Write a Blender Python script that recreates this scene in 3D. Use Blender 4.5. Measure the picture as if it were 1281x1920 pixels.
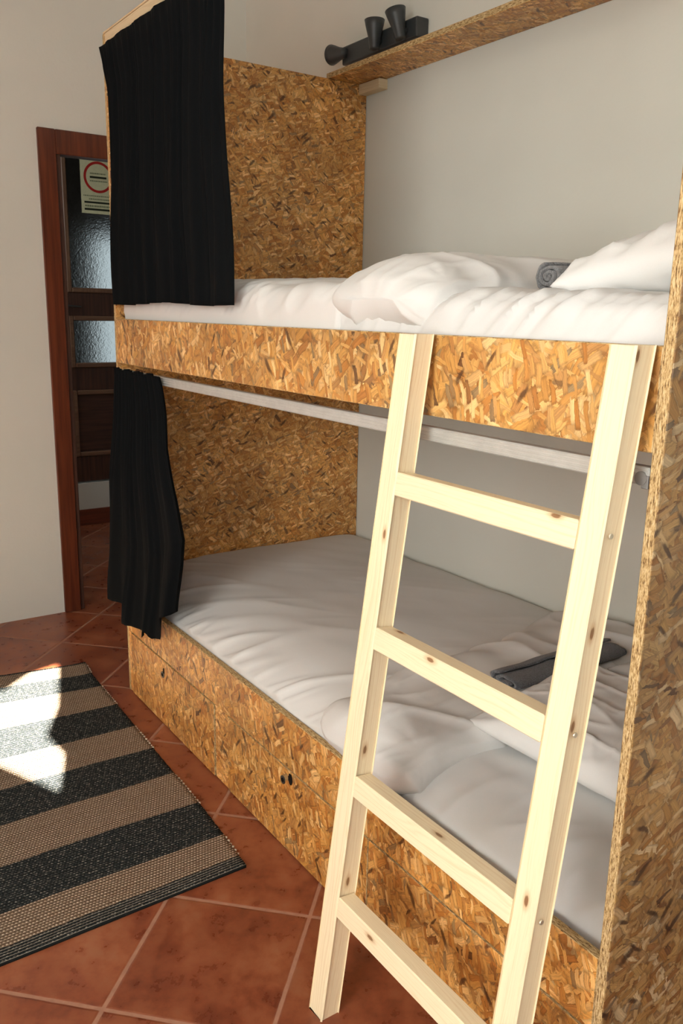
import bpy, bmesh, math, random
from mathutils import Vector, Matrix, noise
random.seed(7)
for o in list(bpy.data.objects): bpy.data.objects.remove(o)
S = bpy.context.scene
COL = S.collection
PI = math.pi

# ------------------------------------------------------------------ camera
cd = bpy.data.cameras.new('camera'); cam = bpy.data.objects.new('camera', cd); COL.objects.link(cam)
R_ = Vector((0.82654517, -0.56254323, 0.01918836)); U_ = Vector((0.11447451, 0.20137974, 0.972801)); F_ = Vector((0.55110676, 0.80186739, -0.23084631))
m = Matrix((R_, U_, -F_)).transposed().to_4x4(); m.translation = Vector((-0.957, -0.6649, 1.319))
cam.matrix_world = m
cd.sensor_fit = 'VERTICAL'; cd.sensor_height = 36.0; cd.sensor_width = 24.0
cd.lens = 36.0 * 1577.997 / 1920.0
cd.clip_start = 0.02
S.camera = cam
# ------------------------------------------------------------------ light and exposure
S.view_settings.view_transform = 'Standard'; S.view_settings.look = 'None'
S.view_settings.gamma = 1.0; S.view_settings.use_curve_mapping = False
S.view_settings.exposure = 0.04
W = bpy.data.worlds.new('world'); S.world = W; W.use_nodes = True
bg = W.node_tree.nodes['Background']; bg.inputs[0].default_value = (0.62, 0.78, 1.0, 1); bg.inputs[1].default_value = 2.0

def area(name, loc, target, sx, sy, power, color, spread=180):
    l = bpy.data.lights.new(name, 'AREA'); l.shape = 'RECTANGLE'; l.size = sx; l.size_y = sy
    l.energy = power; l.color = color; l.spread = math.radians(spread)
    o = bpy.data.objects.new(name, l); COL.objects.link(o); o.location = loc
    o.rotation_euler = (Vector(target) - Vector(loc)).to_track_quat('-Z', 'Y').to_euler()
    return o
# daylight entering through the window in the left wall
area('window_daylight', (-2.36, -0.45, 1.50), (0.0, -0.45, 1.50), 1.3, 1.3, 64, (1.0, 0.95, 0.85))
area('rear_fill', (-1.5, -1.98, 1.5), (-1.2, 0.0, 1.0), 00.9, 1.1, 24, (0.78, 0.89, 1.0))  # added fill for surfaces facing the rear; no window is built there
area('hall_fill', (-.55, 3.75, 1.75), (.9, 4.1, 1.5), .8, 1.2, 9, (0.95, 0.95, 0.95))  # added fill to brighten the hall notice and door, source unseen
sl = bpy.data.lights.new('sun', 'SUN'); sl.energy = 190; sl.angle = math.radians(0.4); sl.color = (1.0, 0.93, 0.80)
sun = bpy.data.objects.new('sun', sl); COL.objects.link(sun)
SUN_H = Vector((0.28, 0.96, 0)).normalized()
SUN_D = Vector((SUN_H.x, SUN_H.y, -math.tan(math.radians(27)))).normalized()
sun.rotation_euler = SUN_D.to_track_quat('-Z', 'Y').to_euler()

# ------------------------------------------------------------------ node helpers
class NT:
    def __init__(s, name):
        s.m = bpy.data.materials.new(name); s.m.use_nodes = True
        s.t = s.m.node_tree; s.b = s.t.nodes['Principled BSDF']
    def n(s, typ, ins=None, **props):
        nd = s.t.nodes.new(typ)
        for k, v in props.items(): setattr(nd, k, v)
        for k, v in (ins or {}).items(): s.set(nd.inputs[k], v)
        return nd
    def set(s, sock, v):
        if isinstance(v, bpy.types.NodeSocket): s.t.links.new(v, sock)
        elif hasattr(sock.default_value, '__len__') and not hasattr(v, '__len__'):
            sock.default_value = [v] * len(sock.default_value)
        elif hasattr(sock.default_value, '__len__') and len(sock.default_value) == 4 and len(v) == 3:
            sock.default_value = (*v, 1)
        else: sock.default_value = v
    def math(s, op, a, b=0.0, c=None, clamp=False):
        nd = s.n('ShaderNodeMath', operation=op, use_clamp=clamp); s.set(nd.inputs[0], a); s.set(nd.inputs[1], b)
        if c is not None: s.set(nd.inputs[2], c)
        return nd.outputs[0]
    def mix(s, f, a, b, mode='MIX'):
        nd = s.n('ShaderNodeMix', data_type='RGBA', blend_type=mode)
        s.set(nd.inputs[0], f); s.set(nd.inputs[6], a); s.set(nd.inputs[7], b)
        return nd.outputs[2]
    def step(s, x, lo, hi, a=0.0, b=1.0):
        nd = s.n('ShaderNodeMapRange', interpolation_type='SMOOTHSTEP'); s.set(nd.inputs[0], x)
        for i, v in enumerate((lo, hi, a, b)): nd.inputs[i + 1].default_value = v
        return nd.outputs[0]
    def ramp(s, x, stops, interp='LINEAR'):
        nd = s.n('ShaderNodeValToRGB'); s.set(nd.inputs[0], x); cr = nd.color_ramp; cr.interpolation = interp
        while len(cr.elements) < len(stops): cr.elements.new(0.5)
        for e, (p, c) in zip(cr.elements, stops): e.position = p; e.color = (*c, 1)
        return nd.outputs[0]
    def uv(s): return s.n('ShaderNodeTexCoord').outputs['UV']
    def obj(s): return s.n('ShaderNodeTexCoord').outputs['Object']
    def tmap(s, v, loc=(0, 0, 0), rot=0.0, sc=(1, 1, 1)):
        nd = s.n('ShaderNodeMapping', vector_type='TEXTURE'); s.set(nd.inputs[0], v)
        nd.inputs[1].default_value = loc; nd.inputs[2].default_value = (0, 0, rot); nd.inputs[3].default_value = sc
        return nd.outputs[0]
    def noise(s, v, scale, detail=3, rough=0.55, dim='3D', out=0):
        nd = s.n('ShaderNodeTexNoise', noise_dimensions=dim); s.set(nd.inputs['Vector'], v)
        nd.inputs['Scale'].default_value = scale; nd.inputs['Detail'].default_value = detail; nd.inputs['Roughness'].default_value = rough
        return nd.outputs[out]
    def bump(s, h, strength=0.3, dist=0.01):
        nd = s.n('ShaderNodeBump'); s.set(nd.inputs['Height'], h)
        nd.inputs['Strength'].default_value = strength; nd.inputs['Distance'].default_value = dist
        s.t.links.new(nd.outputs[0], s.b.inputs['Normal'])
    def fin(s, col=None, rough=0.6, spec=0.5, **kw):
        if col is not None: s.set(s.b.inputs['Base Color'], col)
        s.set(s.b.inputs['Roughness'], rough); s.set(s.b.inputs['Specular IOR Level'], spec)
        for k, v in kw.items(): s.set(s.b.inputs[k], v)
        return s.m

def mat_osb(name, size=1.0, tint=(1, 1, 1), seed=0):
    t = NT(name); uv0 = t.uv()
    sh = t.n('ShaderNodeVectorMath', operation='ADD'); t.set(sh.inputs[0], uv0); sh.inputs[1].default_value = (seed * 1.7, seed * .9, 0); uv = sh.outputs[0]
    def warp(v, sc, amt, det=2):
        nz = t.n('ShaderNodeVectorMath', operation='SUBTRACT'); t.set(nz.inputs[0], t.noise(v, sc, det, dim='2D', out=1)); nz.inputs[1].default_value = (.5, .5, .5)
        ad = t.n('ShaderNodeVectorMath', operation='MULTIPLY_ADD'); t.set(ad.inputs[0], nz.outputs[0]); ad.inputs[1].default_value = (amt, amt, 0); t.set(ad.inputs[2], v)
        return ad.outputs[0]
    v = warp(warp(uv, 9, .030), 160, .0035, 3)
    pal = [(0.0, (.62, .375, .125)), (.16, (.50, .26, .070)), (.34, (.66, .425, .165)), (.46, (.46, .215, .052)), (.57, (.38, .17, .045)),
           (.68, (.52, .315, .125)), (.78, (.80, .60, .32)), (.87, (.70, .44, .17)), (.935, (.26, .115, .036)), (.965, (.34, .25, .135)), (1.0, (.14, .06, .022))]
    nb = t.noise(t.tmap(v, (0, 0, 0), .5, (.05, .016, 1)), 1.0, 4, dim='2D')
    base = t.ramp(nb, [(.30, (.25, .11, .03)), (.40, (.44, .225, .062)), (.55, (.56, .325, .11)), (.7, (.66, .43, .17))])
    h = nb
    angs = [12, 100, 62, 155, 35, 128, 83, 172, 50, 110, 20, 145, 74]
    for k, a in enumerate(angs):
        ln = (.105, .085, .066, .052, .040, .030, .024)[k // 2 % 7] * size; wd = ln * (.26, .17, .34)[k % 3]
        c = t.tmap(v, (k * .37, k * .211, 0), math.radians(a), (ln, wd, 1))
        vo = t.n('ShaderNodeTexVoronoi', voronoi_dimensions='2D', distance='CHEBYCHEV'); t.set(vo.inputs['Vector'], c)
        vo.inputs['Scale'].default_value = 1.0; vo.inputs['Randomness'].default_value = .9
        sp = t.n('ShaderNodeSeparateColor'); t.set(sp.inputs[0], vo.outputs['Color'])
        keep = t.math('GREATER_THAN', sp.outputs[0], .42 if k < 10 else .50)
        gr = t.noise(t.tmap(c, (0, 0, 0), 0, (1.8, .11, 1)), 1.0, 3, dim='2D')
        dd = t.math('ADD', vo.outputs['Distance'], t.math('MULTIPLY_ADD', gr, .16, -.08))
        soft = k % 3 == 1
        msk = t.math('MULTIPLY', keep, t.step(dd, .47, .28 if soft else .43))
        if soft: msk = t.math('MULTIPLY', msk, .8)
        rim_shade = t.step(dd, .28, .46, 1.0, .60)  # thin shadows at strand borders, painted into the colour
        colr = t.mix(1.0, t.ramp(sp.outputs[1], pal), t.step(gr, .22, .78, .74, 1.20), 'MULTIPLY')
        colr = t.mix(1.0, colr, rim_shade, 'MULTIPLY')
        base = t.mix(msk, base, colr)
        hh = t.math('MULTIPLY_ADD', sp.outputs[2], .6, t.math('MULTIPLY', gr, .35))
        mx = t.n('ShaderNodeMix', data_type='FLOAT'); t.set(mx.inputs[0], msk); t.set(mx.inputs[2], h); t.set(mx.inputs[3], hh); h = mx.outputs[0]
    # scattered dark slivers between strands
    for q, (an, lx, ly, kp) in enumerate(((.9, .060, .015, .935), (2.2, .042, .010, .93))):
        vo = t.n('ShaderNodeTexVoronoi', voronoi_dimensions='2D'); t.set(vo.inputs['Vector'], t.tmap(v, (q * 3, 0, 0), an, (lx * size, ly * size, 1))); vo.inputs['Scale'].default_value = 1.0
        sp = t.n('ShaderNodeSeparateColor'); t.set(sp.inputs[0], vo.outputs['Color'])
        msk = t.math('MULTIPLY', t.math('GREATER_THAN', sp.outputs[0], kp), t.step(vo.outputs['Distance'], .34, .12, 0, .85))
        base = t.mix(msk, base, (.06, .025, .010))
    big = t.noise(uv, 3.2, 3, dim='2D')
    base = t.mix(1.0, base, t.mix(t.step(big, .3, .7), (.80, .76, .70), (1.15, 1.12, 1.06)), 'MULTIPLY')
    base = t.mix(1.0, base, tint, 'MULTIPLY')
    t.bump(h, .35, .0015)
    return t.fin(base, t.step(h, 0, 1, .36, .58), .5)

def mat_osb_edge(name):
    t = NT(name); uv = t.uv()
    # long direction of every edge strip is u
    a = t.noise(t.tmap(uv, (0, 0, 0), 0, (.014, .0022, 1)), 1.0, 4, dim='2D')
    b = t.noise(t.tmap(uv, (3, 1, 0), 0, (.004, .0012, 1)), 1.0, 2, dim='2D')
    c = t.ramp(t.math('ADD', t.math('MULTIPLY', a, .7), t.math('MULTIPLY', b, .3)),
               [(.36, (.13, .07, .03)), (.45, (.38, .24, .10)), (.53, (.55, .38, .18)), (.68, (.70, .55, .32))])
    t.bump(a, .5, .002)
    return t.fin(c, .8, .2)

def mat_pine(name, a=(.87, .735, .50), b=(.80, .63, .385), knots=True):
    t = NT(name); uv = t.uv()          # u runs along the grain
    nz = t.noise(t.tmap(uv, (0, 0, 0), 0, (.5, .06, 1)), 1.0, 2, dim='2D')
    wob = t.math('MULTIPLY_ADD', nz, .05, t.n('ShaderNodeSeparateXYZ', {0: uv}).outputs[1])
    w = t.n('ShaderNodeTexNoise', noise_dimensions='1D'); t.set(w.inputs['W'], wob); w.inputs['Scale'].default_value = 260; w.inputs['Detail'].default_value = 3
    fib = t.noise(t.tmap(uv, (0, 0, 0), 0, (.05, .0016, 1)), 1.0, 2, dim='2D')
    f = t.math('ADD', t.math('MULTIPLY', w.outputs[0], .65), t.math('MULTIPLY', fib, .35))
    c = t.ramp(f, [(.30, b), (.50, a), (.75, tuple(min(1, x * 1.05) for x in a))])
    if knots:
        vo = t.n('ShaderNodeTexVoronoi', voronoi_dimensions='2D'); t.set(vo.inputs['Vector'], t.tmap(uv, (.1, .02, 0), 0, (.13, .055, 1))); vo.inputs['Scale'].default_value = 1.0
        sp = t.n('ShaderNodeSeparateColor'); t.set(sp.inputs[0], vo.outputs['Color'])
        k = t.math('GREATER_THAN', sp.outputs[0], .78)
        d = t.math('ADD', vo.outputs['Distance'], t.math('MULTIPLY', fib, .05))
        c = t.mix(t.math('MULTIPLY', k, t.step(d, .20, .08, 0, .55)), c, (.55, .32, .13))
        c = t.mix(t.math('MULTIPLY', k, t.step(d, .105, .07, 0, .9)), c, (.22, .10, .04))
    t.bump(f, .12, .001)
    return t.fin(c, .52, .4)

def mat_wood(name, a, b, rough=.35):
    t = NT(name); uv = t.uv()
    f = t.noise(t.tmap(uv, (0, 0, 0), 0, (.35, .018, 1)), 1.0, 4, dim='2D')
    c = t.ramp(f, [(.3, b), (.7, a)])
    t.bump(f, .08, .001)
    return t.fin(c, rough, .5)

def mat_plain(name, col, rough=.6, spec=.5, bump=0, bscale=200, **kw):
    t = NT(name)
    f = t.noise(t.obj(), bscale if bump else 40, 3)
    c = t.mix(t.step(f, .3, .7), tuple(x * .94 for x in col), tuple(min(1, x * 1.04) for x in col))
    if bump: t.bump(f, bump, .002)
    return t.fin(c, rough, spec, **kw)

def mat_wall(name, col):
    t = NT(name); o = t.obj()
    f = t.noise(o, 3, 3); g = t.noise(o, 90, 4)
    c = t.mix(t.step(f, .3, .7), tuple(x * .97 for x in col), col)
    t.bump(g, .18, .003)
    return t.fin(c, .85, .2)

def mat_tiles(name):
    t = NT(name); o = t.obj()
    v = t.tmap(o, (-.08, .705, 0), math.radians(45), (1, 1, 1))
    sx = t.n('ShaderNodeSeparateXYZ', {0: v}); P = .334
    ds = []; ids = []
    for i in (0, 1):
        q = t.math('DIVIDE', sx.outputs[i], P); fl = t.math('FLOOR', q); ids.append(fl)
        fr = t.math('SUBTRACT', q, fl); ds.append(t.math('MINIMUM', fr, t.math('SUBTRACT', 1.0, fr)))
    d = t.math('MULTIPLY', t.math('MINIMUM', ds[0], ds[1]), P)
    wob = t.math('MULTIPLY', t.math('SUBTRACT', t.noise(o, 30, 2), .5), .003)
    d = t.math('ADD', d, wob)
    cm = t.n('ShaderNodeCombineXYZ', {0: ids[0], 1: ids[1]})
    wn = t.n('ShaderNodeTexWhiteNoise', {'Vector': cm.outputs[0]})
    off = t.n('ShaderNodeVectorMath', operation='MULTIPLY_ADD'); t.set(off.inputs[0], wn.outputs['Color']); off.inputs[1].default_value = (9, 9, 9); t.set(off.inputs[2], v)
    a = t.noise(off.outputs[0], 6, 6, .62); b = t.noise(off.outputs[0], 24, 5, .6)
    mixn = t.math('ADD', t.math('MULTIPLY', a, .65), t.math('MULTIPLY', b, .35))
    c = t.ramp(mixn, [(.34, (.15, .036, .017)), (.46, (.225, .060, .026)), (.56, (.285, .088, .038)), (.70, (.36, .14, .068))])
    vo = t.n('ShaderNodeTexVoronoi', feature='DISTANCE_TO_EDGE'); t.set(vo.inputs['Vector'], off.outputs[0]); vo.inputs['Scale'].default_value = 7
    c = t.mix(t.step(b, .50, .84, 0, .35), c, (.14, .035, .018))
    c = t.mix(1.0, c, t.math('MULTIPLY_ADD', wn.outputs['Value'], .18, .9), 'MULTIPLY')
    grout = t.step(d, .0052, .0034)
    c = t.mix(grout, c, t.mix(t.noise(o, 60, 2), (.27, .12, .075), (.42, .22, .14)))
    hgt = t.math('ADD', t.step(d, .003, .009), t.math('MULTIPLY', a, .25))
    t.bump(hgt, .35, .003)
    return t.fin(c, t.mix(grout, t.step(b, .3, .7, .26, .42), (.8, .8, .8)), .5)

def mat_cloth(name, col, rough=.85, weave=900, bump=.08, sheen=.1, spec=.2):
    t = NT(name); o = t.obj()
    f = t.noise(o, weave, 2); g = t.noise(o, 16, 4)
    c = t.mix(t.step(f, .3, .7), tuple(x * .96 for x in col), col)
    t.bump(t.math('ADD', t.math('MULTIPLY', f, .12), g), bump, .004)
    return t.fin(c, rough, spec, **{'Sheen Weight': sheen})

def mat_towel(name, col):
    t = NT(name); o = t.obj()
    f = t.noise(o, 330, 3, .7); g = t.noise(o, 45, 3)
    c = t.mix(t.step(f, .3, .7), tuple(x * .55 for x in col), tuple(x * 1.35 for x in col))
    t.bump(t.math('ADD', f, g), .9, .004)
    return t.fin(c, .95, .1, **{'Sheen Weight': .4})

RUG_BANDS = [(.93, 'fr'), (.975, 'l'), (1.073, 'd'), (1.238, 'l'), (1.418, 'd'), (1.585, 'l'), (1.748, 'd'), (1.925, 'l'), (2.095, 'd'), (2.225, 'l'), (2.322, 'd')]
def mat_rug(name):
    t = NT(name); uv = t.uv()     # uv in metres, u along stripes, v along length
    sx = t.n('ShaderNodeSeparateXYZ', {0: uv}); u, v = sx.outputs[0], sx.outputs[1]
    vj = t.math('ADD', v, t.math('MULTIPLY', t.math('SUBTRACT', t.noise(uv, 60, 2, dim='2D'), .5), .006))
    lo, hi = .90, 2.50
    dark = (0, 0, 0); light = (1, 1, 1)
    st = [(0.0, dark)] + [((y - lo) / (hi - lo), light if k == 'l' else dark) for y, k in RUG_BANDS]
    m_ = t.ramp(t.math('DIVIDE', t.math('SUBTRACT', vj, lo), hi - lo), st, 'CONSTANT')
    ribs = t.math('SINE', t.math('MULTIPLY', v, 2 * PI / .0085))
    row = t.math('FLOOR', t.math('DIVIDE', v, .0085))
    ush = t.math('ADD', u, t.math('MULTIPLY', t.math('MODULO', row, 2.0), .004))
    cells = t.math('SINE', t.math('MULTIPLY', ush, 2 * PI / .008))
    wv = t.math('MULTIPLY', t.math('MULTIPLY_ADD', ribs, .5, .5), t.math('MULTIPLY_ADD', cells, .4, .6))
    n1 = t.noise(t.tmap(uv, (0, 0, 0), 0, (.010, .004, 1)), 1.0, 2, dim='2D'); n2 = t.noise(uv, 420, 2, dim='2D')
    lc = t.mix(t.step(wv, 0, .9), (.13, .085, .055), t.mix(t.step(n1, .35, .65), (.47, .36, .26), (.70, .58, .45)))
    dc = t.mix(t.step(wv, 0, .9), (.014, .017, .018), t.mix(t.step(n1, .50, .64), (.036, .043, .044), (.34, .33, .29)))
    c = t.mix(m_, dc, lc)
    # thin light lines in the near border
    ln = t.math('SINE', t.math('MULTIPLY', v, 2 * PI / .0088))
    fr = t.math('MULTIPLY', t.math('LESS_THAN', v, .972), t.step(ln, .72, .95, 0, .75))
    c = t.mix(fr, c, (.36, .31, .25))
    t.bump(t.math('ADD', wv, t.math('MULTIPLY', n2, .6)), .8, .004)
    return t.fin(c, .95, .1)

M = {}
M['osb'] = mat_osb('osb_board', 1.25, (1.24, 1.10, .98))
M['osb_rail'] = mat_osb('osb_board_large_strands', 1.75, (1.12, 1.04, .92), 2)
M['osb_box'] = mat_osb('osb_board_orange', 1.55, (1.10, .93, .72), 5)
M['osb_shade'] = mat_osb('osb_board_shade_tint', 1.6, (.58, .60, .70), 7)  # bluish shade on the near panel, tinted into the board colour
M['osb_edge'] = mat_osb_edge('osb_board_edge')
M['pine'] = mat_pine('raw_pine')
M['pine_b'] = mat_pine('raw_pine_batten', (.68, .54, .34), (.58, .43, .25), knots=False)
M['wall'] = mat_wall('wall_plaster', (.67, .665, .60))
M['ceil'] = mat_wall('ceiling_plaster', (.80, .77, .70))
M['tile'] = mat_tiles('terracotta_tiles')
M['black'] = mat_cloth('black_curtain_cloth', (.0042, .0050, .0056), .95, 1200, .10, .0, .08)
M['white'] = mat_cloth('white_cotton', (.71, .705, .685), .85, 1300, .14, .03, .1)
M['white2'] = mat_cloth('white_cotton_mattress', (.66, .655, .64), .85, 1300, .14, .03, .1)
M['towel'] = mat_towel('grey_terry_towel', (.15, .15, .155))
M['towel_d'] = mat_towel('dark_grey_terry_towel', (.12, .122, .135))
M['rug'] = mat_rug('woven_rug')
M['cotton'] = mat_plain('rug_cotton_ends', (.55, .47, .38), .9, .1)
M['alu'] = mat_plain('brushed_aluminium', (.56, .56, .53), .42, .5, Metallic=.35)
M['alu_d'] = mat_plain('grey_plastic_cap', (.22, .21, .20), .5, .5)
M['lamp'] = mat_plain('dark_grey_lamp_paint', (.036, .040, .042), .42, .5)
M['bulb'] = mat_plain('frosted_bulb_glass', (.5, .5, .48), .3, .5)
M['door'] = mat_wood('door_dark_wood', (.075, .030, .018), (.035, .014, .009), .5)
M['frame'] = mat_wood('door_frame_wood', (.15, .036, .014), (.07, .016, .007), .34)
M['mould'] = mat_wood('door_moulding_wood', (.20, .11, .065), (.13, .065, .04), .3)
M['paper'] = mat_plain('notice_paper', (.62, .62, .40), .6, .3)
M['red'] = mat_plain('red_print', (.42, .02, .015), .6, .3)
M['ink'] = mat_plain('black_print', (.015, .02, .008), .6, .3)
M['inkg'] = mat_plain('faded_green_print', (.20, .23, .13), .6, .3)
M['metal'] = mat_plain('dark_steel', (.10, .10, .10), .35, .5, Metallic=.8)
M['screw'] = mat_plain('zinc_screw', (.60, .54, .42), .35, .5, Metallic=.6)
M['skirt'] = mat_wood('hall_skirting_tile', (.20, .05, .025), (.12, .03, .015), .4)
M['inner'] = mat_plain('shadowed_hole', (.012, .009, .007), .9, .1)
M['cord'] = mat_plain('cord_white', (.6, .6, .57), .7, .2)
def mat_frost():
    t = NT('frosted_glass'); o = t.obj()
    t.bump(t.noise(o, 55, 3), .5, .01)
    return t.fin((.66, .72, .70), .30, .5, **{'Transmission Weight': 1.0, 'IOR': 1.2})
M['frost'] = mat_frost()
def mat_glow(name, col, s):
    t = NT(name); t.fin((0, 0, 0), .6, .1); t.set(t.b.inputs['Emission Color'], col); t.b.inputs['Emission Strength'].default_value = s
    return t.m
M['pane_glow'] = mat_glow('added_glow_behind_pane', (.84, .93, 1.0), .8)  # invented glow that shows as a blurred bright spot in the frosted glass

# ------------------------------------------------------------------ mesh helpers
def tag(o, label=None, cat=None, group=None, kind=None):
    if label: o['label'] = label
    if cat: o['category'] = cat
    if group: o['group'] = group
    if kind: o['kind'] = kind
    return o
def empty(name, loc=(0, 0, 0), rot=(0, 0, 0), parent=None):
    o = bpy.data.objects.new(name, None); COL.objects.link(o); o.location = loc; o.rotation_euler = rot; o.empty_display_size = .1
    if parent: o.parent = parent
    return o
def link(name, bm, mats, parent=None, smooth=False, loc=None, rot=None):
    me = bpy.data.meshes.new(name)
    bmesh.ops.recalc_face_normals(bm, faces=bm.faces[:]) if not getattr(bm, '_keep', False) else None
    bm.to_mesh(me); bm.free()
    for mt in (mats if isinstance(mats, (list, tuple)) else [mats]): me.materials.append(mt)
    if smooth: me.polygons.foreach_set('use_smooth', [True] * len(me.polygons))
    o = bpy.data.objects.new(name, me); COL.objects.link(o)
    if parent: o.parent = parent
    if loc is not None: o.location = loc
    if rot is not None: o.rotation_euler = rot
    return o
def add_box(bm, lo, hi, bev=0.0, seg=1, taper=None):
    lo, hi = Vector(lo), Vector(hi)
    b2 = bmesh.new()
    bmesh.ops.create_cube(b2, size=1.0)
    for v in b2.verts:
        v.co = Vector(((lo[i] + hi[i]) / 2 + v.co[i] * (hi[i] - lo[i]) for i in range(3)))
    if bev: bmesh.ops.bevel(b2, geom=b2.edges[:], offset=bev, segments=seg, profile=.5, affect='EDGES')
    me = bpy.data.meshes.new('t'); b2.to_mesh(me); b2.free(); bm.from_mesh(me); bpy.data.meshes.remove(me)
def add_cyl(bm, a, b, r0, r1=None, seg=24, caps=True):
    a, b = Vector(a), Vector(b); r1 = r0 if r1 is None else r1
    d = b - a; q = d.to_track_quat('Z', 'Y').to_matrix().to_4x4(); q.translation = (a + b) / 2
    bmesh.ops.create_cone(bm, cap_ends=caps, segments=seg, radius1=r0, radius2=r1, depth=d.length, matrix=q)
def add_lathe(bm, prof, mat, seg=32):
    rings = []
    for r, z in prof:
        rings.append([bm.verts.new(mat @ Vector((r * math.cos(2 * PI * i / seg), r * math.sin(2 * PI * i / seg), z))) for i in range(seg)])
    for a, b in zip(rings, rings[1:]):
        for i in range(seg):
            bm.faces.new((a[i], a[(i + 1) % seg], b[(i + 1) % seg], b[i]))
    bm.faces.new(rings[0][::-1]); bm.faces.new(rings[-1])
def uv_box(bm, off=(0, 0), long_axis=None, thin_axis=None):
    """UVs in metres by dominant normal; u along the long axis; faces not facing thin_axis get slot 1 (board edges)"""
    lay = bm.loops.layers.uv.verify(); bm.normal_update()
    xs = [v.co for v in bm.verts]
    ext = [max(c[i] for c in xs) - min(c[i] for c in xs) for i in range(3)]
    for f in bm.faces:
        n = f.normal; ax = max(range(3), key=lambda i: abs(n[i]))
        rest = [i for i in range(3) if i != ax]
        rest.sort(key=lambda i: -ext[i])
        if long_axis is not None and long_axis in rest: rest.sort(key=lambda i: i != long_axis)
        for l in f.loops:
            l[lay].uv = (l.vert.co[rest[0]] + off[0] + ax * 1.37, l.vert.co[rest[1]] + off[1] + ax * .73)
        if thin_axis is not None and ax != thin_axis: f.material_index = 1
def board(name, lo, hi, thin, parent=None, mat='osb', off=None, bev=.0012, label=None):
    bm = bmesh.new(); add_box(bm, lo, hi, bev)
    off = off or (random.random() * 5, random.random() * 5)
    uv_box(bm, off, None, thin)
    o = link(name, bm, [M[mat], M['osb_edge']], parent)
    if label: o['label'] = label
    return o
def wood(name, lo, hi, mat, parent=None, bev=.002, long_axis=None, loc=None, rot=None, seg=1):
    bm = bmesh.new(); add_box(bm, lo, hi, bev, seg); uv_box(bm, (random.random() * 5, random.random() * 5), long_axis)
    return link(name, bm, M[mat], parent, loc=loc, rot=rot)
def struct(name, bm, mat, uv=True, parent=None):
    if uv: uv_box(bm)
    o = link(name, bm, M[mat], parent); o['kind'] = 'structure'; return o
def sm(x, a, b):
    t = max(0., min(1., (x - a) / (b - a))) if a != b else float(x > a)
    return t * t * (3 - 2 * t)
def NZ(x, y, z=0.0): return noise.noise(Vector((x, y, z)))
def ridge(x, y, z=0.0):
    return (1 - min(1, abs(NZ(x, y, z)) * 3.2)) ** 2

# ------------------------------------------------------------------ the room
XL, XR, YN, YD, H = -2.40, .964, -2.0, 2.937, 2.72
bm = bmesh.new(); add_box(bm, (XL - .2, YN - .2, -.1), (2.3, 4.6, 0)); struct('floor', bm, 'tile')
bm = bmesh.new(); add_box(bm, (XL - .2, YN - .2, H), (2.3, 6.2, H + .1)); struct('ceiling', bm, 'ceil')
bm = bmesh.new(); add_box(bm, (XR, YN - .2, 0), (XR + .15, YD + .0, H)); struct('wall_right', bm, 'wall')
# door wall with opening
OX0, OX1, OZ = .105, .85, 1.932
bm = bmesh.new()
add_box(bm, (XL - .2, YD, 0), (OX0, YD + .15, H)); add_box(bm, (OX1, YD, 0), (2.3, YD + .15, H)); add_box(bm, (OX0, YD, OZ), (OX1, YD + .15, H))
struct('wall_back', bm, 'wall')
# left wall with a window opening
wy0, wy1, wz0, wz1 = -1.12, .22, .83, 2.17
bm = bmesh.new()
add_box(bm, (XL - .15, YN - .2, 0), (XL, wy0, H)); add_box(bm, (XL - .15, wy1, 0), (XL, YD, H))
add_box(bm, (XL - .15, wy0, 0), (XL, wy1, wz0)); add_box(bm, (XL - .15, wy0, wz1), (XL, wy1, H))
struct('wall_left', bm, 'wall')
bm = bmesh.new()
for a, b in (((wy0, wz0), (wy0 + .05, wz1)), ((wy1 - .05, wz0), (wy1, wz1)), ((wy0 + .05, wz0), (wy1 - .05, wz0 + .05)), ((wy0 + .05, wz1 - .05), (wy1 - .05, wz1))):
    add_box(bm, (XL - .10, a[0], a[1]), (XL - .05, b[0], b[1]), .003)
struct('window_1', bm, 'frame')
# rear wall: unseen; hole shaped backwards from the rug's sun patch
patch = [(-.374, 2.251), (-.268, 2.345), (-.157, 2.375), (-.262, 2.02), (-.352, 1.83), (-.338, 1.69), (-.405, 1.50), (-.50, 1.72), (-.64, 1.90), (-.64, 2.12), (-.50, 2.24)]
def back(p):
    t = (p[1] - YN) / SUN_D.y
    return (p[0] - SUN_D.x * t, YN, .01 - SUN_D.z * t)
hole = [back(p) for p in patch]
bm = bmesh.new()
outer = [bm.verts.new(c) for c in ((XL - .2, YN, 0), (XR + .15, YN, 0), (XR + .15, YN, H), (XL - .2, YN, H))]
inner = [bm.verts.new(c) for c in hole]
es = [bm.edges.new((l[i], l[(i + 1) % len(l)])) for l in (outer, inner) for i in range(len(l))]
bmesh.ops.triangle_fill(bm, use_beauty=True, edges=es)
hx = sum(h[0] for h in hole) / len(hole); hz = sum(h[2] for h in hole) / len(hole)
from mathutils.geometry import intersect_point_tri_2d
for f in bm.faces[:]:
    if all(v in inner for v in f.verts):
        c = f.calc_center_median()
        # drop triangles filling the gap
        ins = False; n = len(hole)
        for i in range(n):
            x1, z1, x2, z2 = hole[i][0], hole[i][2], hole[(i + 1) % n][0], hole[(i + 1) % n][2]
            if (z1 > c.z) != (z2 > c.z) and c.x < (x2 - x1) * (c.z - z1) / (z2 - z1) + x1: ins = not ins
        if ins: bm.faces.remove(f)
g = bmesh.ops.extrude_face_region(bm, geom=bm.faces[:])
for v in g['geom']:
    if isinstance(v, bmesh.types.BMVert): v.co.y -= .02
struct('wall_front', bm, 'wall')

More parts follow.
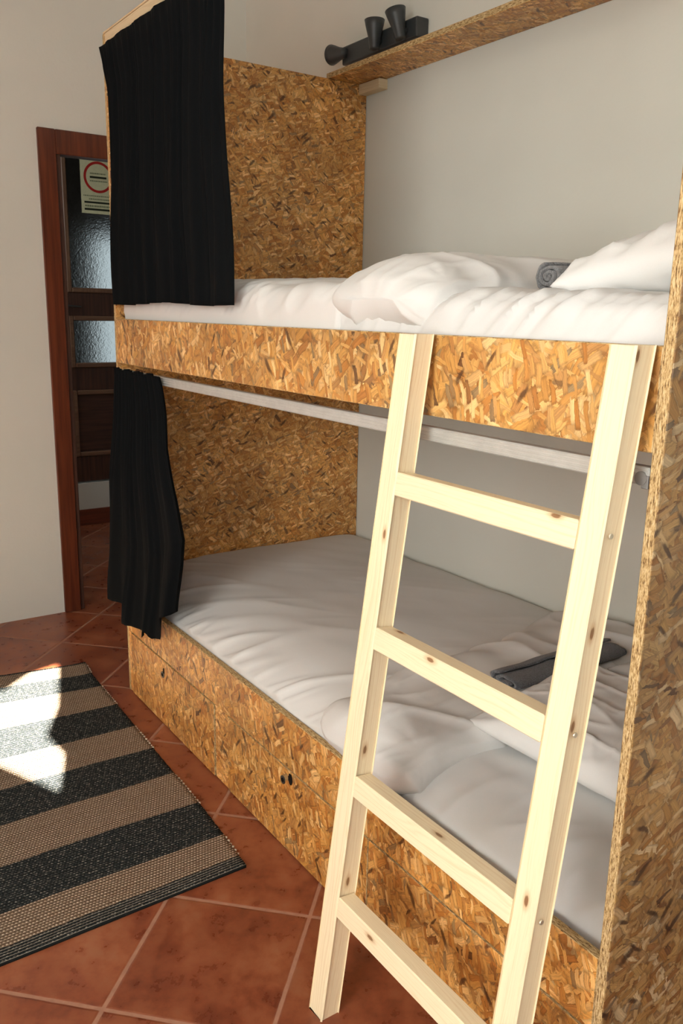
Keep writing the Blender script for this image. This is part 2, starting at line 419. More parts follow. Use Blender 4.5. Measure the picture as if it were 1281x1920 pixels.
# hallway beyond the doorway
bm = bmesh.new(); add_box(bm, (-.75, YD + .15, 0), (-.6, 6.2, H)); add_box(bm, (2.15, YD + .15, 0), (2.3, 6.2, H)); struct('wall_hall_side', bm, 'wall')
DY = 4.42
bm = bmesh.new(); add_box(bm, (-.6, DY, 0), (2.15, 6.2, .262)); struct('floor_hall_step', bm, 'wall')
bm = bmesh.new()
add_box(bm, (-.6, DY + .02, .262), (.44, DY + .14, H)); add_box(bm, (1.26, DY + .02, .262), (2.15, DY + .14, H)); add_box(bm, (.44, DY + .02, 2.33), (1.26, DY + .14, H))
struct('wall_hall_end', bm, 'wall')
bm = bmesh.new(); add_box(bm, (-.6, 6.15, .262), (2.15, 6.2, H)); struct('wall_far_room', bm, 'door')
bm = bmesh.new(); add_box(bm, (-.6, DY - .012, 0), (2.15, DY, .10), .002); struct('baseboard_hall', bm, 'skirt')
bm = bmesh.new(); add_box(bm, (1.32, 6.10, .7), (2.05, 6.14, 1.86)); glow_obj = struct('glow_panel', bm, 'pane_glow')  # glowing panel added behind the hall door to light its glass

# frame of the doorway
def mk_frame():
    bm = bmesh.new()
    add_box(bm, (OX0 - .068, YD - .014, 0), (OX0 + .002, YD + .005, 1.999), .003)
    add_box(bm, (OX0 + .002, YD - .013, 1.908), (OX1 - .002, YD - .0005, 1.999), .003)
    add_box(bm, (OX1 - .002, YD - .014, 0), (OX1 + .068, YD + .005, 1.999), .003)
    uv_box(bm, (.3, .7)); o = link('trim_1', bm, M['frame']); o['kind'] = 'structure'
    bm = bmesh.new()
    for x0, x1 in ((OX0, OX0 + .022), (OX1 - .022, OX1)): add_box(bm, (x0, YD + .001, 0), (x1, YD + .155, OZ - .001), .002)
    add_box(bm, (OX0 + .022, YD + .001, OZ - .008), (OX1 - .022, YD + .155, OZ - .001), .002)
    add_box(bm, (OX0 + .022, YD + .07, 0), (OX0 + .034, YD + .11, OZ - .008), .002)
    uv_box(bm, (1.3, .2)); j = link('jamb', bm, M['door'], o)
    bm = bmesh.new(); add_box(bm, (OX0 + .0225, YD + .03, 1.13), (OX0 + .0245, YD + .052, 1.30), .0005); link('strike_plate', bm, M['screw'], o)
mk_frame()

def mk_door():
    X0, X1, Z0, Z1, y0, y1 = .45, 1.25, .27, 2.32, DY + .02, DY + .06
    r = empty('door_1', (X0, DY + .04, Z0)); r['kind'] = 'structure'
    inv = Vector((-X0, -(DY + .04), -Z0))
    def B(bm, lo, hi, bev=.002): add_box(bm, Vector(lo) + inv, Vector(hi) + inv, bev)
    P = [(1.402, 2.18, 'glass'), (.966, 1.269, 'glass'), (.427, .831, 'wood')]
    px0, px1 = .575, 1.12
    bm = bmesh.new()
    B(bm, (X0, y0, Z0), (px0, y1, Z1)); B(bm, (px1, y0, Z0), (X1, y1, Z1))
    zs = [Z0] + [z for p in reversed(P) for z in p[:2]] + [Z1]
    for i in range(0, len(zs), 2): B(bm, (px0, y0, zs[i]), (px1, y1, zs[i + 1]))
    uv_box(bm); link('door_leaf', bm, M['door'], r)
    for z0, z1, k in P:
        bm = bmesh.new(); w = .028
        for a, b in (((px0, z0), (px0 + w, z1)), ((px1 - w, z0), (px1, z1)), ((px0 + w, z0), (px1 - w, z0 + w)), ((px0 + w, z1 - w), (px1 - w, z1))):
            B(bm, (a[0], y0 - .010, a[1]), (b[0], y1 - .004, b[1]), .005)
        uv_box(bm); mo = link('moulding', bm, M['mould'], r); mo['label'] = 'lighter brown moulding'
        bm = bmesh.new(); B(bm, (px0 + w - .004, y0 + .012, z0 + w - .004), (px1 - w + .004, y0 + .018, z1 - w + .004), 0)
        uv_box(bm); link('glass_pane' if k == 'glass' else 'door_panel', bm, M['frost' if k == 'glass' else 'door'], r)
    bm = bmesh.new(); B(bm, (.545, y0 - .005, 1.24), (.572, y0, 1.39), .001)
    c = Vector((.558, y0 - .03, 1.325)) + inv
    add_cyl(bm, c + Vector((0, .028, 0)), c, .008, seg=12); add_cyl(bm, c - Vector((.008, 0, 0)), c + Vector((.085, 0, -.004)), .0075, .006, seg=12)
    link('door_handle', bm, M['metal'], r)
    # notice taped on the glass
    s = empty('paper_notice', (.787, y0 - .011, 2.0)); tag(s, 'pale yellow paper notice with a red ring, hanging on the dark hallway door', 'notice')
    bm = bmesh.new(); add_box(bm, (-.105, -.0005, -.150), (.105, .0005, .150)); link('sheet', bm, M['paper'], s)
    bm = bmesh.new(); seg = 64; ro, ri = .086, .072
    q = Matrix.Rotation(PI / 2, 4, 'X'); q.translation = Vector((.0, -.0012, .052))
    vs = [[bm.verts.new(q @ Vector((r_ * math.cos(2 * PI * i / seg), r_ * math.sin(2 * PI * i / seg), h))) for i in range(seg)] for r_, h in ((ri, 0), (ro, 0), (ro, -.0006), (ri, -.0006))]
    for k in range(4):
        for i in range(seg): bm.faces.new((vs[k][i], vs[k][(i + 1) % seg], vs[(k + 1) % 4][(i + 1) % seg], vs[(k + 1) % 4][i]))
    link('red_ring', bm, M['red'], s)
    for (x0, x1, z0, z1) in ((-.05, .048, .045, .056), (-.088, .088, -.093, -.083), (-.088, .088, -.132, -.121)):
        bm = bmesh.new(); add_box(bm, (x0, -.0016, z0), (x1, -.0006, z1)); link('black_bar', bm, M['ink'], s)
    rr = random.Random(3)
    for (x0, x1, z, h) in ((-.048, .045, .071, .007), (-.05, .052, .030, .006), (-.092, .09, -.052, .006), (-.06, .06, -.070, .007), (-.085, .085, -.108, .009)):
        bm = bmesh.new(); x = x0
        while x < x1:
            w = rr.uniform(.004, .011); add_box(bm, (x, -.0013, z - h / 2), (min(x + w, x1), -.0006, z + h / 2)); x += w + .0025
        link('small_print', bm, M['inkg'], s)
mk_door()

# ------------------------------------------------------------------ bunk bed
L0, L1 = .009, 2.02
bed = empty('bunk_bed', (0, 0, 0)); tag(bed, 'built-in bunk bed of raw oriented strand board with drawers below', 'bunk bed')
o = board('end_panel', (0, -.009, 0), (.962, .009, 2.112), 1, bed, 'osb_shade', (.31, 2.2)); o['label'] = 'near end panel, shade tinted into its board, with a pale rough edge'
board('end_panel', (0, L1, 0), (.962, L1 + .018, 2.112), 1, bed, 'osb', (3.1, .4))
board('guard_rail', (0, L0, 1.146), (.018, L1, 1.285), 0, bed, 'osb_rail', (.9, 4.3))
board('bed_base', (.019, L0, 1.150), (.962, L1, 1.168), 2, bed, 'osb')
board('bed_base', (.019, L0, .280), (.962, L1, .298), 2, bed, 'osb')
board('front_board', (0, L0, .229), (.018, L1, .363), 0, bed, 'osb_box', (2.2, 1.1))
# posts between the drawer fronts
board('post', (0, 1.262, .004), (.018, 1.342, .228), 0, bed, 'osb', (2.9, 3.7))
board('post', (0, L1 - .022, .004), (.018, L1, .228), 0, bed, 'osb', (2.9, 1.7))
def drawer(y0, y1, hy, hz, stain):
    d = empty('drawer', (0, (y0 + y1) / 2, .004), parent=bed)
    c = (y0 + y1) / 2
    board('drawer_front', (-.003, y0 - c, 0), (.015, y1 - c, .2225), 0, d, 'osb_box', (random.random() * 4, random.random() * 4))
    for k in (-1, 1): board('drawer_side', (.017, k * (y1 - y0 - .06) / 2 - .006, .02), (.55, k * (y1 - y0 - .06) / 2 + .006, .20), 1, d)
    if hy is None: return d
    bm = bmesh.new(); a = Vector((-.0035, hy - c, hz - .004))
    add_cyl(bm, a, a + Vector((-.0012, 0, 0)), .011, seg=20); e = link('keyhole_ring', bm, M['metal'], d)
    bm = bmesh.new(); add_cyl(bm, a + Vector((-.0012, 0, 0)), a + Vector((-.0024, 0, 0)), .0055, seg=16); link('keyhole', bm, M['inner'], d)
    if stain:
        bm = bmesh.new(); seg = 28
        vs = [bm.verts.new(Vector((-.0033, hy - c + stain[0] + math.cos(2 * PI * i / seg) * stain[2] * (1 + .25 * NZ(i * .7, 1)), hz - .004 + stain[1] + math.sin(2 * PI * i / seg) * stain[3] * (1 + .3 * NZ(i * .6, 4))))) for i in range(seg)]
        f = bm.faces.new(vs); g = bmesh.ops.extrude_face_region(bm, geom=[f])
        for v in g['geom']:
            if isinstance(v, bmesh.types.BMVert): v.co.x -= .0005
        link('dark_knot', bm, M['inner'], d)
    return d
drawer(1.346, 1.9945, 1.717, .178, (-.01, .016, .006, .010))
drawer(.60, 1.259, .955, .190, (-.035, .018, .010, .015))
drawer(.012, .5975, None, None, None)
# batten on the back wall, shelf and top rail
wood('batten', (.925, 1.895, 2.078), (.963, L1 - .001, 2.111), 'pine_b', bed)
board('shelf_board', (.80, -.009, 2.113), (.963, L1 + .018, 2.131), 2, bed, 'osb', (.4, .9))
wood('top_rail', (0, .010, 2.084), (.05, L1 - .001, 2.111), 'pine_b', bed, long_axis=1)
wood('top_rail', (.0, -.008, 2.113), (.05, L1 + .017, 2.118), 'pine_b', bed, long_axis=1)
def track(z0, z1, x0, x1):
    bm = bmesh.new()
    add_box(bm, (x0, L0 + .002, z0), (x1, L1 - .001, z1), .0015)
    n = 4
    for i in range(n):
        z = z0 + (z1 - z0) * (i + .5) / n
        add_box(bm, (x0 - .0014, L0 + .003, z - .0014), (x0 + .0005, L1 - .002, z + .0014), .0006)
    t = link('curtain_track', bm, M['alu'], bed)
    bm = bmesh.new(); add_cyl(bm, (x0 - .003, L0 + .013, (z0 + z1) / 2 - .003), (x0 + .01, L0 + .013, (z0 + z1) / 2 - .003), .0095, seg=20); add_box(bm, (x0 - .002, L0 + .0015, z0 - .004), (x0 + .01, L0 + .012, z0 + .014), .001)
    link('track_end_cap', bm, M['alu_d'], t)
track(1.101, 1.126, .002, .020)
track(2.064, 2.082, .012, .030)

# ------------------------------------------------------------------ curtains
def cloth_sheet(name, nu, nv, fn, mat, thick=.0016):
    bm = bmesh.new(); g = [[bm.verts.new(fn(i / nu, j / nv)) for i in range(nu + 1)] for j in range(nv + 1)]
    for j in range(nv):
        for i in range(nu): bm.faces.new((g[j][i], g[j][i + 1], g[j + 1][i + 1], g[j + 1][i]))
    bm.normal_update()
    o = link(name, bm, mat, smooth=True)
    md = o.modifiers.new('thickness', 'SOLIDIFY'); md.thickness = thick; md.offset = 0
    return o
def upper_curtain(s, t):
    z = 2.075 - t * (2.075 - 1.332) - .004 * math.sin(s * 9) * t
    yr = 1.205 + .016 * math.sin(t * 5) * (1 - t) + .02 * sm(t, .12, .4) - .024 * sm(t, .5, 1); yl = 2.015 + .012 * math.sin(t * 2.2) - .035 * sm(t, .05, .2) * (1 - sm(t, .3, .75)) + .006 * t
    if t < .06: yl += .022 * (1 - t / .06)
    y = yl + (yr - yl) * (s + .012 * math.sin(s * 31 + t * 2))
    ph = s * 2 * PI
    fine = math.sin(ph * 26 + 1.4 * math.sin(ph * 3)) * .0055 * (1 - .6 * t) * sm(t, -.02, .10)
    big = math.sin(ph * 7.3 + 1.1 * math.sin(t * 2 + s * 9)) * .011 * (.25 + t) + .008 * NZ(s * 9, t * 2.2) * (t + .2)
    x = -.012 + fine + big
    return Vector((x, y, z))
o = cloth_sheet('curtain', 340, 60, upper_curtain, M['black']); tag(o, 'long black gathered curtain covering the far half of the upper bunk', 'curtain', 'black bunk curtains')
HEM = [(0, .345), (.14, .350), (.27, .342), (.31, .312), (.48, .306), (.60, .318), (.64, .345), (.70, .325), (.76, .335), (.80, .42), (1.0, .475)]
def lerp(tab, s):
    for (a, va), (b, vb) in zip(tab, tab[1:]):
        if s <= b: return va + (vb - va) * (s - a) / (b - a)
    return tab[-1][1]
def lower_curtain(s, t):
    zt = 1.13; hem = lerp(HEM, s); z = zt - t * (zt - hem) + .004 * math.sin(s * 25) * (t < .02)
    yl = 2.02 + .012 * sm(t, 0, .1) - .0 * t + .07 * sm(t, .25, .95)
    yr = lerp([(0, 1.648), (.07, 1.622), (.16, 1.592), (.3, 1.56), (.5, 1.475), (.66, 1.425), (.85, 1.455), (1.0, 1.475)], t)
    ss = s + .018 * math.sin(s * 22 + t * 1.5)
    y = yl + (yr - yl) * ss
    ph = s * 2 * PI
    fine = math.sin(ph * 17 + 1.2 * math.sin(ph * 3)) * .0065 * (1 - .75 * sm(t, 0, .8))
    big = math.sin(ph * 4.4 + .8 * math.sin(t * 2.4) + .9 * math.sin(ph)) * .015 * sm(t, .1, .9) + .012 * NZ(s * 6, t * 2.5, 3) * t
    out = -.013 - .030 * sm(t, .03, .5) - .012 * sm(t, .75, 1)
    x = out + fine + big; lim = -.072
    if x < lim: x = lim - .012 * (1 - math.exp((x - lim) / .012))
    return Vector((x, y, z))
o = cloth_sheet('curtain', 240, 80, lower_curtain, M['black']); tag(o, 'short black curtain bunched at the far end of the lower bunk', 'curtain', 'black bunk curtains')

# ------------------------------------------------------------------ bedding
def shell(name, nu, nv, fn, mat, disp=None, parent=None, wrap=False, bm=None, fin=True, clampx=None):
    """closed cloth body: grid fn(u,v) for the outside, v runs around the section when wrap"""
    own = bm is None
    if own: bm = bmesh.new()
    cols = nv if wrap else nv + 1
    g = [[bm.verts.new(fn(i / nu, j / nv)) for j in range(cols)] for i in range(nu + 1)]
    faces = []
    for i in range(nu):
        for j in range(nv): faces.append(bm.faces.new((g[i][j], g[i + 1][j], g[i + 1][(j + 1) % cols], g[i][(j + 1) % cols])))
    if wrap:
        faces.append(bm.faces.new(g[0])); faces.append(bm.faces.new(g[-1][::-1]))
    bmesh.ops.recalc_face_normals(bm, faces=bm.faces[:]); bm.normal_update()
    if disp:
        mv = [(v, v.normal.copy() * disp(v.co, v.normal)) for r in g for v in r]
        for v, d in mv: v.co += d
        if clampx:
            for v, d in mv: v.co.x = min(max(v.co.x, clampx[0]), clampx[1])
    if fin: return link(name, bm, mat, parent, smooth=True)
    return bm
def ring_profile(pts, n):
    """closed polyline resampled to n points with Catmull-Rom smoothing"""
    k = len(pts); dense = []
    for i in range(k):
        p0, p1, p2, p3 = (Vector(pts[(i + q) % k]) for q in (-1, 0, 1, 2))
        for s in range(12):
            t = s / 12; dense.append(.5 * ((2 * p1) + (p2 - p0) * t + (2 * p0 - 5 * p1 + 4 * p2 - p3) * t * t + (3 * p1 - p0 - 3 * p2 + p3) * t ** 3))
    ln = [0]
    for i in range(len(dense)): ln.append(ln[-1] + (dense[(i + 1) % len(dense)] - dense[i]).length)
    out = []; j = 0
    for i in range(n):
        d = ln[-1] * i / n
        while ln[j + 1] < d: j += 1
        f = (d - ln[j]) / max(1e-9, ln[j + 1] - ln[j]); out.append(dense[j % len(dense)].lerp(dense[(j + 1) % len(dense)], f))
    return out
def slab(name, y0, y1, prof, mat, disp, parent=None, ny=260, n=260, endr=.03):
    """bed-wide body lofted along y; prof(y) gives closed (x,z) outline; ends rounded"""
    cache = {}
    def fn(u, v):
        if u not in cache:
            y = y0 + (y1 - y0) * u; p = ring_profile(prof(y), n)
            cx = sum(q[0] for q in p) / n; cz = sum(q[1] for q in p) / n
            e = min(1, min(y - y0, y1 - y) / endr); k = math.sqrt(max(.0, 1 - (1 - e) ** 2)); k = 1 - (1 - k) * .35 if e < 1 else 1
            cache[u] = [(cx + (q[0] - cx) * (1 - (1 - k) * .15), y, cz + (q[1] - cz) * k) for q in p]
        return Vector(cache[u][int(round(v * n)) % n])
    return shell(name, ny, n, fn, mat, disp, parent, wrap=True, clampx=(.0205, .9625))

# --- upper bunk
def up_m(y):
    k = sm(y, .78, .86) * .016
    return [(.030, 1.174), (.5, 1.174), (.950, 1.174), (.950, 1.30), (.93, 1.350 - k), (.5, 1.358 - k), (.12, 1.356 - k), (.055, 1.343 - k), (.032, 1.315 - k), (.028, 1.24)]
def d_upm(co, n):
    if n.z < -.5: return 0
    near = sm(co.y, .62, .40)
    w = 0
    # tucks running over the front edge
    a = co.y * 22 + (co.z - 1.30) * 18 * (1 + .5 * NZ(co.y * 4, 2)); fr = sm(co.x, .26, .03)
    w += (ridge(a * .8, co.z * 2.5, 7) * .012 + ridge(a * 1.7 + 4, co.z * 3.5, 3) * .005) * fr * (.35 + .65 * near)
    w += NZ(co.x * 5, co.y * 6, co.z * 5) * .006 + NZ(co.x * 22, co.y * 9, co.z * 12) * .0018
    return w * sm(co.z, 1.20, 1.27)
o = slab('mattress', .012, 2.014, up_m, M['white2'], d_upm); tag(o, 'white sheeted mattress of the upper bunk behind the board rail', 'mattress')
def fold_fn(x0, x1, yc, hw, zc, hh, zc2, slope=0.0, amp=0.0, p=2.5, bulge=.0):
    def fn(u, v):
        a = 2 * PI * v
        ex = min(u * (x1 - x0) / .10, 1); k = math.sqrt(max(0.0004, 1 - (1 - ex) ** 2.2)); ex2 = min((1 - u) * (x1 - x0) / .05, 1); k *= math.sqrt(max(.0004, 1 - (1 - ex2) ** 2))
        c, s = math.cos(a), math.sin(a)
        cy = math.copysign(abs(c) ** (2 / p), c); cz = math.copysign(abs(s) ** (2 / p), s)
        x = x0 + (x1 - x0) * u
        yy = yc + slope * u + cy * hw * (.55 + .45 * k) + amp * math.sin(u * 9)
        zz = zc + (zc2 - zc) * u + cz * hh * k * (1 + bulge * math.sin(u * 6.5 + .7))
        return Vector((x, yy, zz))
    return fn
def d_fold(sc, cx, cy):
    def d(co, n):
        dx, dy = co.x - cx, co.y - cy; r = math.hypot(dx, dy) + .02; th = math.atan2(dy, dx)
        w = ridge(th * 1.6 + 2, r * 3, 1) * .006 * sc * math.exp(-r * 9.0) * sm(r, .02, .08)
        w += NZ(co.x * 6, co.y * 7, co.z * 8) * .016 * sc + NZ(co.x * 15, co.y * 11, co.z * 15) * .006 * sc
        w += ridge(co.x * 5 + co.y * 3, co.y * 2.4 - co.x * 2.0, co.z * 3) * .011 * sc + ridge(co.y * 14 + co.z * 9, co.x * 5, 6) * .004 * sc * sm(co.x, .5, .1)
        return w
    return d
def up_d(y):
    tail = sm(y, 1.35, .9); hb = 1.402 - .012 * tail
    return [(.024, 1.262), (.040, 1.30), (.085, 1.345), (.5, 1.354), (.945, 1.350), (.957, 1.375), (.90, hb + .018), (.55, hb + .006), (.25, hb - .004), (.11, hb - .014), (.046, 1.365), (.023, 1.31)]
def d_upd(co, n):
    a = co.y * 9 - co.x * 2
    w = ridge(a + 3, co.x * 2.2 + co.y, 2) * .009 * sm(n.z, -.2, .3)
    w += ridge(co.y * 20 + co.z * 26, 3.3, co.z * 3) * .004 * sm(co.x, .18, .03)
    return w + NZ(co.x * 6, co.y * 5, 9) * .006 + NZ(co.x * 18, co.y * 14, 3) * .002
duv = slab('duvet', .78, 2.012, up_d, M['white'], d_upd, ny=200); tag(duv, 'white duvet spread on the upper bunk with a puffy folded end', 'duvet')
shell('folded_end', 150, 150, fold_fn(.012, .955, .655, .185, 1.345, .075, 1.372, .08, .010, 2.3), M['white'], d_fold(.85, .06, .50), duv, wrap=True)

def pillow(name, lx, ly, th, loc, rot, seed, mat='white', label='', group=None, wk=1.0):
    N = 90
    bm = bmesh.new(); top = {}; bot = {}
    for i in range(N + 1):
        for j in range(N + 1):
            u = -1 + 2 * i / N; v = -1 + 2 * j / N
            x = lx / 2 * u * (1 - .055 * (1 - v * v)) ; y = ly / 2 * v * (1 - .07 * (1 - u * u))
            h = th / 2 * (max(0, (1 - u ** 4) * (1 - v ** 4))) ** .52 * (1 - .10 * (u * u + v * v))
            ed = min(1 - abs(u), 1 - abs(v))
            wr = ridge(u * 3.2 + seed, v * 1.2, seed) * .008 + NZ(u * 3 + seed, v * 3, 1) * .010 + ridge(u * 1.5, v * 5 + seed, 2) * .005
            wr += .006 * math.sin((u + v) * 14 + seed) * sm(ed, .0, .05) * sm(ed, .30, .04)
            wr *= sm(ed, 0, .14) * wk
            top[i, j] = bm.verts.new((x, y, h + wr)); bot[i, j] = top[i, j] if ed < 1e-6 else bm.verts.new((x, y, -h * .85 - wr * .4))
    for i in range(N):
        for j in range(N):
            bm.faces.new((top[i, j], top[i + 1, j], top[i + 1, j + 1], top[i, j + 1]))
            f = [bot[i, j], bot[i, j + 1], bot[i + 1, j + 1], bot[i + 1, j]]
            f = list(dict.fromkeys(f))
            if len(f) >= 3 and not bm.faces.get(f): bm.faces.new(f)
    o = link(name, bm, M[mat], smooth=True, loc=loc, rot=rot); tag(o, label, 'pillow', group); return o
pillow('pillow', .60, .33, .14, (.412, .158, 1.410), (math.radians(-10), math.radians(-3), math.radians(2)), 1.3, label='plump white pillow on the upper bunk leaning on the end panel', wk=.7)
def rolled_towel(name, length, ry, rz, loc, rot, mat, label, turns=3.2):
    bm = bmesh.new(); n = 240; pts = []; th = (min(ry, rz) * .9) / turns / 1.0
    outer = []; inner = []
    for i in range(n + 1):
        f = i / n; a = f * turns * 2 * PI; r = (1.0 - (1 - f) * .93)
        outer.append((math.cos(a) * ry * r, math.sin(a) * rz * r)); r2 = max(.02, r - .22)
        inner.append((math.cos(a) * ry * r2, math.sin(a) * rz * r2))
    nx = 40; g = []
    for k in range(nx + 1):
        x = length * (k / nx - .5); e = 1 - .06 * (abs(2 * k / nx - 1) ** 8); row = []
        for (q, lst) in ((0, outer), (1, inner)):
            row.append([bm.verts.new((x + .004 * NZ(p[0] * 60, p[1] * 60, k > nx / 2) * (k in (0, nx)), p[0] * e + .004 * NZ(x * 14, p[0] * 20, 1), p[1] * e + .003 * NZ(x * 14, p[1] * 20, 5))) for p in lst])
        g.append(row)
    for k in range(nx):
        for i in range(n):
            bm.faces.new((g[k][0][i], g[k][0][i + 1], g[k + 1][0][i + 1], g[k + 1][0][i])); bm.faces.new((g[k][1][i], g[k + 1][1][i], g[k + 1][1][i + 1], g[k][1][i + 1]))
        bm.faces.new((g[k][0][n], g[k][1][n], g[k + 1][1][n], g[k + 1][0][n])); bm.faces.new((g[k][0][0], g[k + 1][0][0], g[k + 1][1][0], g[k][1][0]))
    for k in (0, nx):
        for i in range(n): bm.faces.new((g[k][0][i], g[k][1][i], g[k][1][i + 1], g[k][0][i + 1]))
    o = link(name, bm, M[mat], smooth=True, loc=loc, rot=rot); tag(o, label, 'towel', 'rolled grey towels'); return o
rolled_towel('towel', .32, .044, .030, (.390, .388, 1.388), (0, 0, math.radians(-14)), 'towel', 'rolled grey towel beside the pillow on the upper bunk')

# --- lower bunk
def lo_m(y):
    k = sm(y, .74, .84) * .022
    return [(.036, .304), (.5, .304), (.950, .304), (.952, .37 - k / 2), (.935, .412 - k), (.5, .420 - k), (.20, .415 - k), (.10, .400 - k), (.052, .372 - k), (.038, .34)]
def d_lom(co, n):
    if n.z < -.5: return 0
    fr = sm(co.x, .30, .05)
    w = ridge(co.y * 9 + co.x * 3, co.x * 4 - co.y, 5) * .006 * fr + NZ(co.x * 5, co.y * 6, 4) * .010 + NZ(co.x * 16, co.y * 12, 8) * .003
    return w * sm(co.z, .32, .37)
o = slab('mattress', .012, 2.014, lo_m, M['white2'], d_lom); tag(o, 'white sheeted mattress of the lower bunk above the drawers', 'mattress')
def lo_d(y):
    e = sm(y, 1.9, 1.0) * .008
    return [(.026, .352), (.10, .398), (.5, .412), (.945, .405), (.957, .425), (.90, .455), (.60, .464 - e), (.30, .462 - e), (.17, .450 - e), (.075, .412), (.020, .366)]
def d_lod(co, n):
    if n.z < -.2: return 0
    fr = sm(co.x, .42, .04)
    w = ridge(co.y * 7 + co.x * 6.5, co.x * 1.6 - co.y * .7, 5) * .0070 * (.10 + .90 * fr)
    w += ridge(co.y * 20 + co.z * 30, 1.1 + co.x * 3, 2) * .006 * sm(co.x, .12, .03)
    dx, dy = co.x - .10, co.y - .86; r = math.hypot(dx, dy); th = math.atan2(dy, dx)
    w += NZ(co.x * 4, co.y * 4, 9) * .008 + NZ(co.x * 14, co.y * 10, 3) * .0018
    return w
duv = slab('duvet', .72, 2.014, lo_d, M['white'], d_lod, ny=220); tag(duv, 'white duvet spread over the lower bunk with a thick folded end', 'duvet')
shell('folded_end', 170, 170, fold_fn(-.004, .955, .655, .185, .398, .070, .440, .06, .012, 2.4), M['white'], d_fold(.85, .06, .52), duv, wrap=True)
pillow('pillow', .395, .52, .12, (.440, .315, .472), (math.radians(2), math.radians(-5), math.radians(6)), 4.1, label='flat white pillow in the middle of the lower bunk beside the ladder', group='white pillows on the lower bunk', wk=.6)
pillow('pillow', .29, .50, .11, (.800, .285, .470), (math.radians(2), math.radians(3), math.radians(-2)), 8.6, label='white pillow on the lower bunk against the back wall', group='white pillows on the lower bunk', wk=.6)
rolled_towel('towel', .39, .058, .020, (.575, .600, .497), (0, math.radians(0), math.radians(0)), 'towel_d', 'flat dark grey rolled towel lying across the lower duvet', 2.2)

# ------------------------------------------------------------------ ladder
FX, TX, ZT = -.2165, -.050, 1.286
ang = math.atan2(TX - FX, ZT)            # lean towards the bed
lad = empty('ladder', (FX, 0, 0)); tag(lad, 'raw pine ladder with four rungs leaning on the upper bunk rail', 'ladder')
slope = (TX - FX) / ZT; DEP = .044
def stile(y0, y1, off):
    """square section cut level at the floor and at the top"""
    bm = bmesh.new(); lay = bm.loops.layers.uv.verify()
    sec = [(0, y0), (DEP, y0), (DEP, y1), (0, y1)]; b = .003
    ring = []
    for (x, y), (sx, sy) in zip(sec, ((1, 1), (-1, 1), (-1, -1), (1, -1))):
        ring += [(x + (b * sx if (sx * sy > 0) else 0), y + (0 if sx * sy > 0 else b * sy), 0), (x + (0 if sx * sy > 0 else b * sx), y + (b * sy if sx * sy > 0 else 0), 0)]
    N = 30; vv = []
    for k in range(N + 1):
        z = ZT * k / N; vv.append([bm.verts.new((x + slope * z, y, z)) for x, y, _ in ring])
    for k in range(N):
        for i in range(8):
            f = bm.faces.new((vv[k][i], vv[k][(i + 1) % 8], vv[k + 1][(i + 1) % 8], vv[k + 1][i]))
            n = ring[(i + 1) % 8]; p = ring[i]; al = abs(n[1] - p[1]) > abs(n[0] - p[0])
            for l in f.loops:
                c = l.vert.co; l[lay].uv = (c.z + off, (c.y if al else c.x - slope * c.z) + off * .37 + (0 if al else .5))
    for r_ in (vv[0][::-1], vv[-1]):
        f = bm.faces.new(r_)
        for l in f.loops: l[lay].uv = (l.vert.co.x + off, l.vert.co.y)
    return link('stile', bm, M['pine'], lad)
stile(.448, .494, 3.3); stile(.012, .055, 7.9)
for k, z in enumerate((.2215, .4615, .7405, 1.0150)):
    xx = slope * (z + .02)
    bm = bmesh.new(); add_box(bm, (-.0, .0552, -.0205), (.036, .4478, .0205), .002)
    uv_box(bm, (k * 1.9 + .4, k * .77), 1)
    link('rung', bm, M['pine'], lad, loc=(xx + .0005, 0, z + .0205), rot=(0, ang, 0))
    for sy, nn in ((.0118, -1),):
        for dz in (.008,):
            bm = bmesh.new(); c = Vector((xx + .018, sy, z + .018 + dz)); add_cyl(bm, c, c + Vector((0, -.0014, 0)), .0042, .0036, seg=14)
            link('screw', bm, M['screw'], lad)

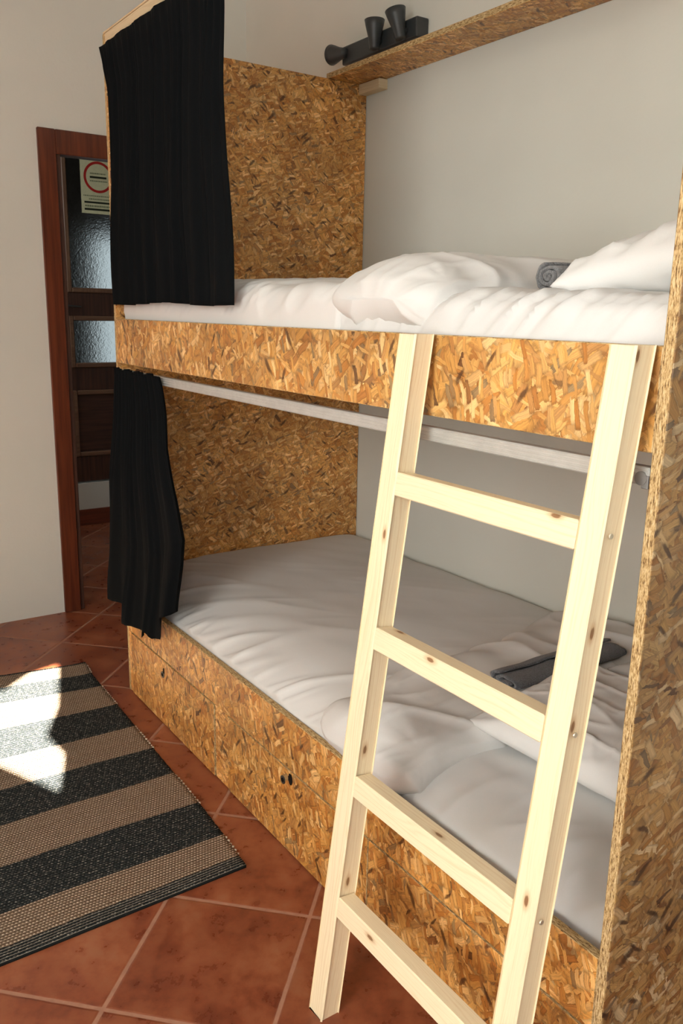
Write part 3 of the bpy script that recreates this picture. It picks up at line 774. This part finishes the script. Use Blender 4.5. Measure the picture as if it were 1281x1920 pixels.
# ------------------------------------------------------------------ rug
def mk_rug():
    r = empty('rug', (-.5, 1.6, 0)); tag(r, 'flat woven rug with beige and black stripes on the tiled floor', 'rug')
    def xr(y): return lerp([(.9, -.121), (.97, -.117), (1.08, -.109), (1.23, -.102), (1.58, -.094), (1.92, -.086), (2.22, -.077), (2.34, -.064)], y)
    NX, NY = 60, 150; bm = bmesh.new(); lay = bm.loops.layers.uv.verify(); X0 = -.98
    top = []
    for j in range(NY + 1):
        v = .932 + (2.335 - .932) * j / NY; row = []
        for i in range(NX + 1):
            f = i / NX; x = X0 + (xr(v) - X0) * f
            y = v + sm(v, 1.5, 2.335) * .34 * max(0, (xr(v) - x) - .05) * .9 * (1 if x > -.5 else 1) * (.55) + .004 * NZ(x * 4, v * 4)
            y += -.012 * sm(v, 1.1, .93) * (1 - f)
            z = .0075 + .0018 * NZ(x * 5, v * 5, 2) + .0009 * math.sin(v * 2 * PI / .0425)
            row.append((Vector((x, y, z)), (x, v)))
        top.append(row)
    g = [[bm.verts.new(p[0] - Vector(r.location)) for p in row] for row in top]; b = [[bm.verts.new(Vector((p[0].x, p[0].y, .0006)) - Vector(r.location)) for p in row] for row in top]
    def face(vs, uvs):
        f = bm.faces.new(vs)
        for l, u in zip(f.loops, uvs): l[lay].uv = u
    for j in range(NY):
        for i in range(NX):
            q = ((j, i), (j, i + 1), (j + 1, i + 1), (j + 1, i))
            face([g[a][c] for a, c in q], [top[a][c][1] for a, c in q]); face([b[a][c] for a, c in q[::-1]], [top[a][c][1] for a, c in q[::-1]])
    per = [(0, i) for i in range(NX)] + [(j, NX) for j in range(NY)] + [(NY, i) for i in range(NX, 0, -1)] + [(j, 0) for j in range(NY, 0, -1)]
    for k, p in enumerate(per):
        q = per[(k + 1) % len(per)]
        face([b[p[0]][p[1]], b[q[0]][q[1]], g[q[0]][q[1]], g[p[0]][p[1]]], [top[p[0]][p[1]][1], top[q[0]][q[1]][1]] * 2)
    link('woven_field', bm, M['rug'], r, smooth=True)
    # cotton loops along the side edge on the light stripes
    bm = bmesh.new(); y = .985
    while y < 2.31:
        kind = [k for yy, k in RUG_BANDS if yy <= y][-1]
        if kind == 'l':
            w = .0028 + random.random() * .0016; c = Vector((xr(y) + .0015, y + sm(y, 1.5, 2.335) * 0, .006)) - Vector(r.location)
            bmesh.ops.create_icosphere(bm, subdivisions=1, radius=w, matrix=Matrix.Translation(c))
        y += .0135 + random.random() * .005
    e = link('edge_loops', bm, M['cotton'], r, smooth=True); e['kind'] = 'stuff'; e['label'] = 'pale cotton loops'
mk_rug()

# ------------------------------------------------------------------ wall spotlight bar
def mk_spots():
    r = empty('spotlight_bar', (.964, 1.91, 2.22)); tag(r, 'dark grey bar with cone spotlights on the wall above the shelf', 'wall light')
    bm = bmesh.new(); add_box(bm, (-.052, -.228, -.031), (-.001, .200, .031), .006, 2); link('wall_bar', bm, M['lamp'], r)
    spots = [((-.062, .176, .004), (-.10, 1.0, .10), .066, .012), ((-.078, -.035, -.022), (0.0, .03, 1.0), .080, .0), ((-.078, -.175, -.022), (-.12, .22, 1.0), .080, .0)]
    for (x, y, z), d, ln, _ in spots:
        s = empty('spotlight', (x, y, z), parent=r); q = Vector(d).normalized().to_track_quat('Z', 'Y').to_matrix().to_4x4()
        bm = bmesh.new(); add_lathe(bm, [(.016, -.012), (.0175, -.006), (.018, .0), (.022, ln * .35), (.030, ln * .75), (.0345, ln), (.032, ln), (.026, ln * .75), (.012, ln * .45)], q, 36)
        link('lamp_shade', bm, M['lamp'], s, smooth=True)
        bm = bmesh.new(); bmesh.ops.create_uvsphere(bm, u_segments=20, v_segments=12, radius=.018, matrix=q @ Matrix.Translation((0, 0, ln * .66))); link('bulb', bm, M['bulb'], s, smooth=True)
        bm = bmesh.new(); tgt = Vector((-.050 - x, max(-.2, min(.2, y)) - y, .0 - z + .0)); add_cyl(bm, Vector((0, 0, 0)), tgt, .008, seg=14)
        bmesh.ops.create_uvsphere(bm, u_segments=16, v_segments=10, radius=.0155); link('swivel_joint', bm, M['lamp'], s, smooth=True)
mk_spots()
